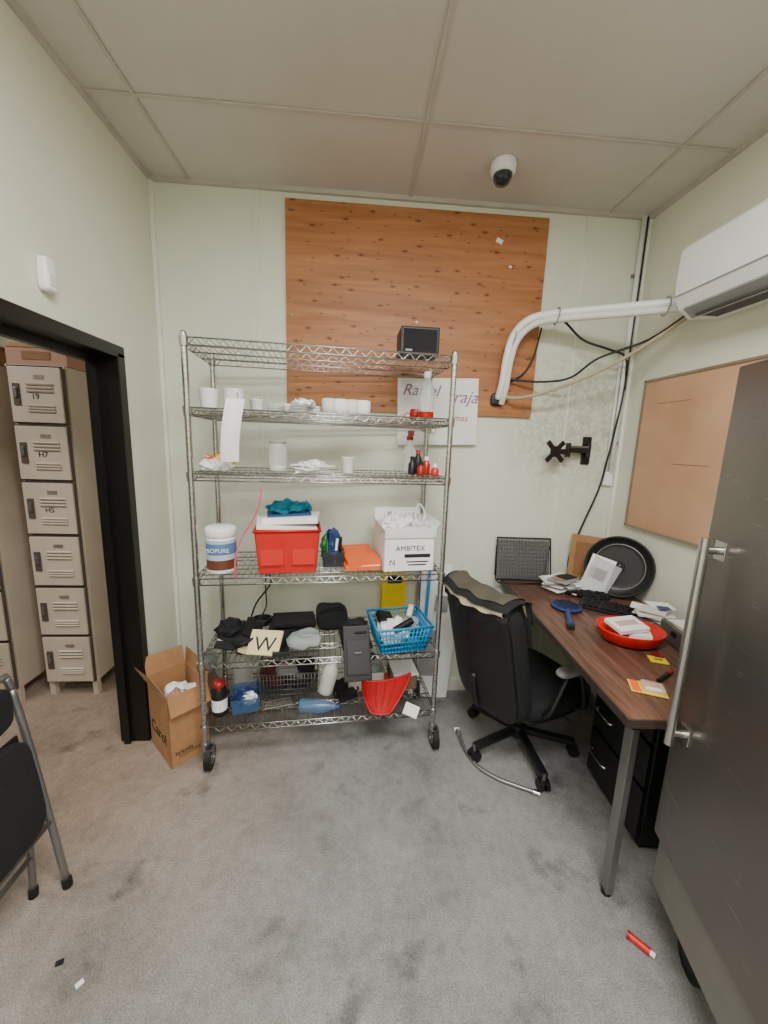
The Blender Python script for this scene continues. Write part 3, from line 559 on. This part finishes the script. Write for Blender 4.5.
for i in range(14): b.box((random.uniform(-.05,.04),random.uniform(-.05,.03),.003+.005*i),(.16,.11,.004),(paper,lab,offw,paper)[i%4],rot=(0,random.uniform(-2,2),random.uniform(-35,35)))
b.box((.01,0,.074),(.1,.07,.002),ink,rot=(0,0,12)); b.box((-.06,-.03,.072),(.06,.04,.002),card,rot=(0,0,-22)); b.done()
b=B('blue_paddle',T(1.055,1.745,z)@R(-25)); b.lathe([(0,.004),(.062,.004),(.07,.008),(.07,.014),(.062,.018),(0,.018)],(0,0,0),dblue,30,X=Matrix.Diagonal((1.05,1,1,1)))
for i in range(9): b.box((0,-.056+.014*i,.019),(2*math.sqrt(.062**2-(.056-.014*i)**2),.002,.002),black)
for i in range(9): b.box((-.056+.014*i,0,.019),(.002,2*math.sqrt(.062**2-(.056-.014*i)**2),.002),black)
b.cyl((0,-.065,.011),(0,-.24,.011),.012,dblue,r1=.015); b.box((0,-.245,.011),(.034,.02,.022),black,bev=.004); b.done()
b=B('black_keyboard',T(1.28,1.71,z)@R(-38)); b.box((0,0,.01),(.30,.13,.018),black,rot=(3,0,0),bev=.004)
for r in range(4):
    for c in range(11): b.box((-.125+c*.025,-.045+r*.03,.021+.0015*r),(.02,.022,.006),blackfab,bev=.002)
b.done()
b=B('black_glove_pile',T(1.25,1.86,z)@R(-38)); b.blob((0,0,0),(.15,.06,.045),blackfab,.015,2); b.blob((.05,.01,0),(.08,.06,.05),blackfab,.015,5); b.tube([(-.06,0,.03),(-.10,-.02,.02),(-.12,.0,.01)],.008,blackfab,8,4); b.done()
b=B('red_serving_tray',T(1.145,1.42,z)@R(-10)); b.lathe([(0,.003),(.085,.003),(.1,.012),(.122,.06),(.128,.062),(.128,.057),(.106,.012),(.09,.004),(0,.004)],(0,0,0),red,40,X=Matrix.Diagonal((1.02,.84,1,1)))
b.box((-.01,.01,.066),(.13,.10,.018),paper,rot=(6,-4,15),bev=.002); b.box((-.01,.01,.0758),(.09,.035,.001),pm('print',(205,170,165),.6),rot=(6,-4,15)); b.box((.03,-.02,.035),(.08,.06,.03),paper,rot=(0,0,-20)); b.done()
b=B('receipt_papers',T(1.40,1.58,z)@R(-15))
for i in range(12): b.box((random.uniform(-.05,.04),random.uniform(-.04,.05),.003+.006*i),(.10,.08,.004),paper if i%2 else offw,rot=(0,random.uniform(-4,4),random.uniform(-40,40)))
b.box((.02,.0,.077),(.05,.04,.002),dblue); b.done()
b=B('metal_cash_box',T(1.38,1.36,z)@R(-12)); b.box((0,0,.04),(.16,.2,.075),greymetal,bev=.005); b.box((0,0,.08),(.15,.19,.006),chrome,bev=.002); b.box((-.081,0,.05),(.004,.03,.02),black); b.box((0,0,.086),(.12,.15,.003),paper,rot=(0,0,10)); b.done()
b=B('yellow_card',T(1.155,1.27,z)@R(-20)); b.box((0,0,.003),(.06,.045,.004),yellow); b.box((.0,.0,.0055),(.03,.01,.001),green); b.box((.01,.03,.004),(.03,.03,.006),redd); b.done()
b=B('battery_package',T(.98,1.10,z)@R(-25)); b.box((0,0,.003),(.105,.07,.004),ylw,bev=.001); b.box((.015,0,.012),(.065,.05,.018),glass,bev=.006); b.box((-.035,0,.0056),(.025,.065,.001),orange); b.cyl((-.01,-.015,.012),(.035,-.015,.012),.007,paper); b.cyl((-.01,.01,.012),(.035,.01,.012),.007,orange); b.done()
b=B('marker_pen',T(1.09,1.16,z)@R(30)); b.cyl((-.05,0,.007),(.03,0,.007),.007,black); b.cyl((.03,0,.007),(.06,0,.007),.0075,redd); b.cyl((.06,0,.007),(.068,0,.007),.004,black); b.done()
# ------------------------------------------------------------ office chair
b=B('office_chair',T(.875,1.75,0)@R(21.7))
for k in range(5):
    a=math.radians(-88+72*k-21.7)
    X=R(math.degrees(a))
    b.box((.15,0,.085),(.26,.04,.028),black,rot=(0,5,0),bev=.008,X=X); b.cyl((.275,0,.04),(.275,0,.085),.009,greymetal,X=X)
    for s in(-1,1): b.cyl((.275,s*.006,.028),(.275,s*.024,.028),.027,black,n=20,X=X)
    b.box((.275,0,.045),(.04,.04,.02),black,bev=.006,X=X)
b.cyl((0,0,.06),(0,0,.13),.04,black); b.cyl((0,0,.12),(0,0,.24),.028,black); b.cyl((0,0,.22),(0,0,.31),.018,black)
b.box((0,0,.32),(.24,.18,.04),black,bev=.008); b.tube([(.03,-.08,.32),(.05,-.2,.31),(.05,-.26,.305)],.006,black,8,4)
b.sup((.02,0,.375),(.48,.48,.11),blackfab,.45,.5); b.sup((.02,0,.335),(.46,.46,.06),black,.4,.5)
BX=T(-.235,0,.34)@R(-13,'Y')
b.sup((0,0,.28),(.09,.46,.60),blackfab,.3,.3,bend=.045,X=BX); b.sup((-.035,0,.27),(.05,.44,.57),black,.28,.3,bend=.045,X=BX)
b.sup((.03,0,.16),(.06,.34,.18),blackfab,.6,.5,bend=.03,X=BX)
b.box((-.13,0,.32),(.22,.07,.014),black,bev=.004); b.tube([(-.2,0,.32),(-.285,0,.33),(-.31,0,.38),(-.33,0,.5)],.018,black,8,5)
for s in(-1,1):
    b.tube([(.1,s*.2,.34),(.11,s*.265,.37),(.08,s*.275,.48),(.05,s*.27,.575)],.015,black,10,6); b.tube([(-.1,s*.2,.35),(-.11,s*.262,.4),(-.06,s*.272,.51),(-.02,s*.27,.575)],.013,black,10,6)
    b.sup((.03,s*.27,.59),(.25,.065,.032),lab if s<0 else black,.5,.6)
b.done()
b=B('draped_jacket',T(.875,1.75,0)@R(21.7)@BX)
def drape(y0,y1,lf,lb,m,off,ph):
    def f(u,v):
        y=y0+(y1-y0)*u; s=-lb+(lf+lb)*v; r=.060+off; zt=.555
        bendx=.045*(y/.23)**2
        wr=.007*sin(y*55+ph+4*v)+.005*sin(y*23+ph)
        if s<-.06: return Vector((-r+bendx-wr-.003,y+.01*sin(s*30),zt+off+(s+.06)*1.0))
        if s>.06: return Vector((r+bendx+wr,y,zt+off-(s-.06)))
        t=(s/.06+1)*pi/2; return Vector((-r*cos(t)+bendx+wr*.5,y,zt+off+(.034+.008*sin(y*40+ph))*sin(t)))
    b.grid(f,30,36,m)
drape(-.225,.225,.25,.12,blackfab,.0,0); drape(-.21,.2,.2,.062,beige,.007,2); drape(-.23,.19,.16,.044,blackfab,.013,2); drape(-.2,.18,.12,.02,olive,.018,2)
b.done()
b=B('flexible_metal_hose'); b.tube([(.58,1.80,.012),(.585,1.70,.012),(.62,1.6,.012),(.69,1.53,.012),(.76,1.49,.012),(.83,1.455,.012)],.009,greymetal,10,12)
b.cyl((.58,1.80,.012),(.578,1.84,.012),.013,chrome); b.cyl((.83,1.455,.012),(.855,1.44,.012),.013,chrome); b.box((.577,1.85,.012),(.03,.02,.01),paper); b.done()
# ------------------------------------------------------------ steel refrigerator
RA=14.0
FM=T(.955,.95,0)@Matrix(((-sin(math.radians(RA)),cos(math.radians(RA)),0,0),(-cos(math.radians(RA)),-sin(math.radians(RA)),0,0),(0,0,1,0),(0,0,0,1)))
b=B('steel_refrigerator',FM)
FW=.68;FD=.56
b.box((FW/2,FD/2+.03,.985),(FW,FD-.06,1.57),STEEL,bev=.004)
b.box((FW/2,.015,1.082),(FW-.006,.05,1.376),STEEL,bev=.006)
b.box((FW/2,.045,.98),(FW-.02,.012,1.5),blackrub)
kick=pm('kick_panel',(140,136,129),.4,.6); b.box((FW/2,.022,.29),(FW-.006,.02,.17),kick,bev=.002); b.box((FW-.12,.011,.29),(.05,.003,.025),black)
for x in(.09,FW-.09):
    for y in(.11,FD-.08):
        b.box((x,y,.19),(.07,.07,.01),greymetal)
        for s in(-1,1): b.box((x,y+s*.022,.13),(.05,.004,.12),greymetal)
        b.cyl((x,y-.017,.055),(x,y+.017,.055),.055,blackrub,n=28); b.cyl((x,y-.019,.055),(x,y+.019,.055),.03,black,n=18)
for z0 in(.78,1.31): b.cyl((.065,-.01,z0),(.065,-.05,z0),.010,chrome,n=12)
b.cyl((.065,-.05,.745),(.065,-.05,1.34),.0115,chrome,n=18); b.box((.065,-.012,1.31),(.04,.006,.05),chrome,bev=.002); b.box((.065,-.012,.78),(.04,.006,.05),chrome,bev=.002)
b.box((FW-.03,-.012,1.74),(.05,.02,.04),chrome,bev=.003)
b.done()
b=B('red_lighter_tube',T(.93,.905,0)@R(-50)); b.cyl((-.03,0,.011),(.025,0,.011),.011,red); b.cyl((.025,0,.011),(.038,0,.011),.008,white); b.cyl((-.038,0,.011),(-.03,0,.011),.012,redd); b.done()
b=B('floor_litter'); 
for x,y,r in((-.85,.95,20),(-.76,.9,50)): b.box((x,y,.004),(.02,.012,.006),paper if x>-.8 else black,rot=(5,0,r),bev=.001)
b.done()
# ------------------------------------------------------------ folding chair
b=B('folding_chair',T(-.975,.97,0))
for s in(-1,1):
    y=s*.19
    b.tube([(.0,y,0.012),(-.03,y,.3),(-.065,y,.6),(-.085,y*.98,.76)],.011,greymetal,10,4); b.tube([(-.09,y*.86,.012),(-.07,y*.86,.3),(-.04,y*.86,.52)],.010,greymetal,10,4)
    b.cyl((.001,y,0),(-.001,y,.03),.015,blackrub); b.cyl((-.091,y*.86,0),(-.088,y*.86,.03),.014,blackrub)
    b.cyl((-.05,y*1.06,.43),(-.05,y*.8,.43),.007,chrome)
b.tube([(-.085,-.186,.76),(-.088,-.18,.795),(-.09,-.15,.81),(-.09,.15,.81),(-.088,.18,.795),(-.085,.186,.76)],.011,greymetal,10,3)
b.tube([(-.026,-.19,.27),(-.026,.19,.27)],.009,greymetal,8); b.tube([(-.08,-.163,.16),(-.08,.163,.16)],.009,greymetal,8)
b.sup((-.078,0,.72),(.02,.34,.14),blackfab,.35,.3); b.sup((-.022,-.015,.47),(.035,.34,.33),blackfab,.35,.3,rot=(0,-6,0)); b.box((-.04,-.015,.47),(.008,.33,.32),black,rot=(0,-6,0),bev=.003)
b.done()
# ------------------------------------------------------------ lights
def area(name,loc,sx,sy,p,col=(1,.992,.98)):
    l=bpy.data.lights.new(name,'AREA'); l.shape='RECTANGLE'; l.size=sx; l.size_y=sy; l.energy=p; l.color=col
    o=bpy.data.objects.new(name,l); bpy.context.collection.objects.link(o); o.location=loc; return o
b=B('ceiling_troffer'); 
for y in(.2,-1.5):
    for s in(-1,1): b.box((.25+s*.61,y,2.785),(.03,.66,.03),white); b.box((.25,y+s*.32,2.785),(1.2,.03,.03),white)
b.done()
area('troffer_light',(.25,.2,2.78),1.18,.6,78); area('troffer_light.001',(.25,-1.5,2.78),1.18,.6,54); area('hall_light',(-2.6,1.2,2.7),1.2,.6,34)
area('hall_light.001',(-2.6,3.6,2.7),1.2,.4,5)
w=bpy.data.worlds.new('w'); bpy.context.scene.world=w; w.use_nodes=True; w.node_tree.nodes['Background'].inputs[0].default_value=(.9,.92,1,1); w.node_tree.nodes['Background'].inputs[1].default_value=.05
# ------------------------------------------------------------ camera
f=385.; fy=Vector((-26,-69,f)).normalized(); dn=Vector((-70,2004,f)).normalized(); dn=(dn-fy*dn.dot(fy)).normalized(); up=-dn; Xv=fy.cross(up)
if Xv.x<0: Xv=-Xv
right=Vector((Xv.x,fy.x,up.x)); down=Vector((Xv.y,fy.y,up.y)); fwd=Vector((Xv.z,fy.z,up.z))
M=Matrix((( right.x,-down.x,-fwd.x,0),(right.y,-down.y,-fwd.y,0),(right.z,-down.z,-fwd.z,1.55),(0,0,0,1)))
cd=bpy.data.cameras.new('camera'); cd.sensor_fit='VERTICAL'; cd.sensor_height=24; cd.lens=24*f/1024; cd.clip_start=.03
co=bpy.data.objects.new('camera',cd); bpy.context.collection.objects.link(co); co.matrix_world=M; bpy.context.scene.camera=co
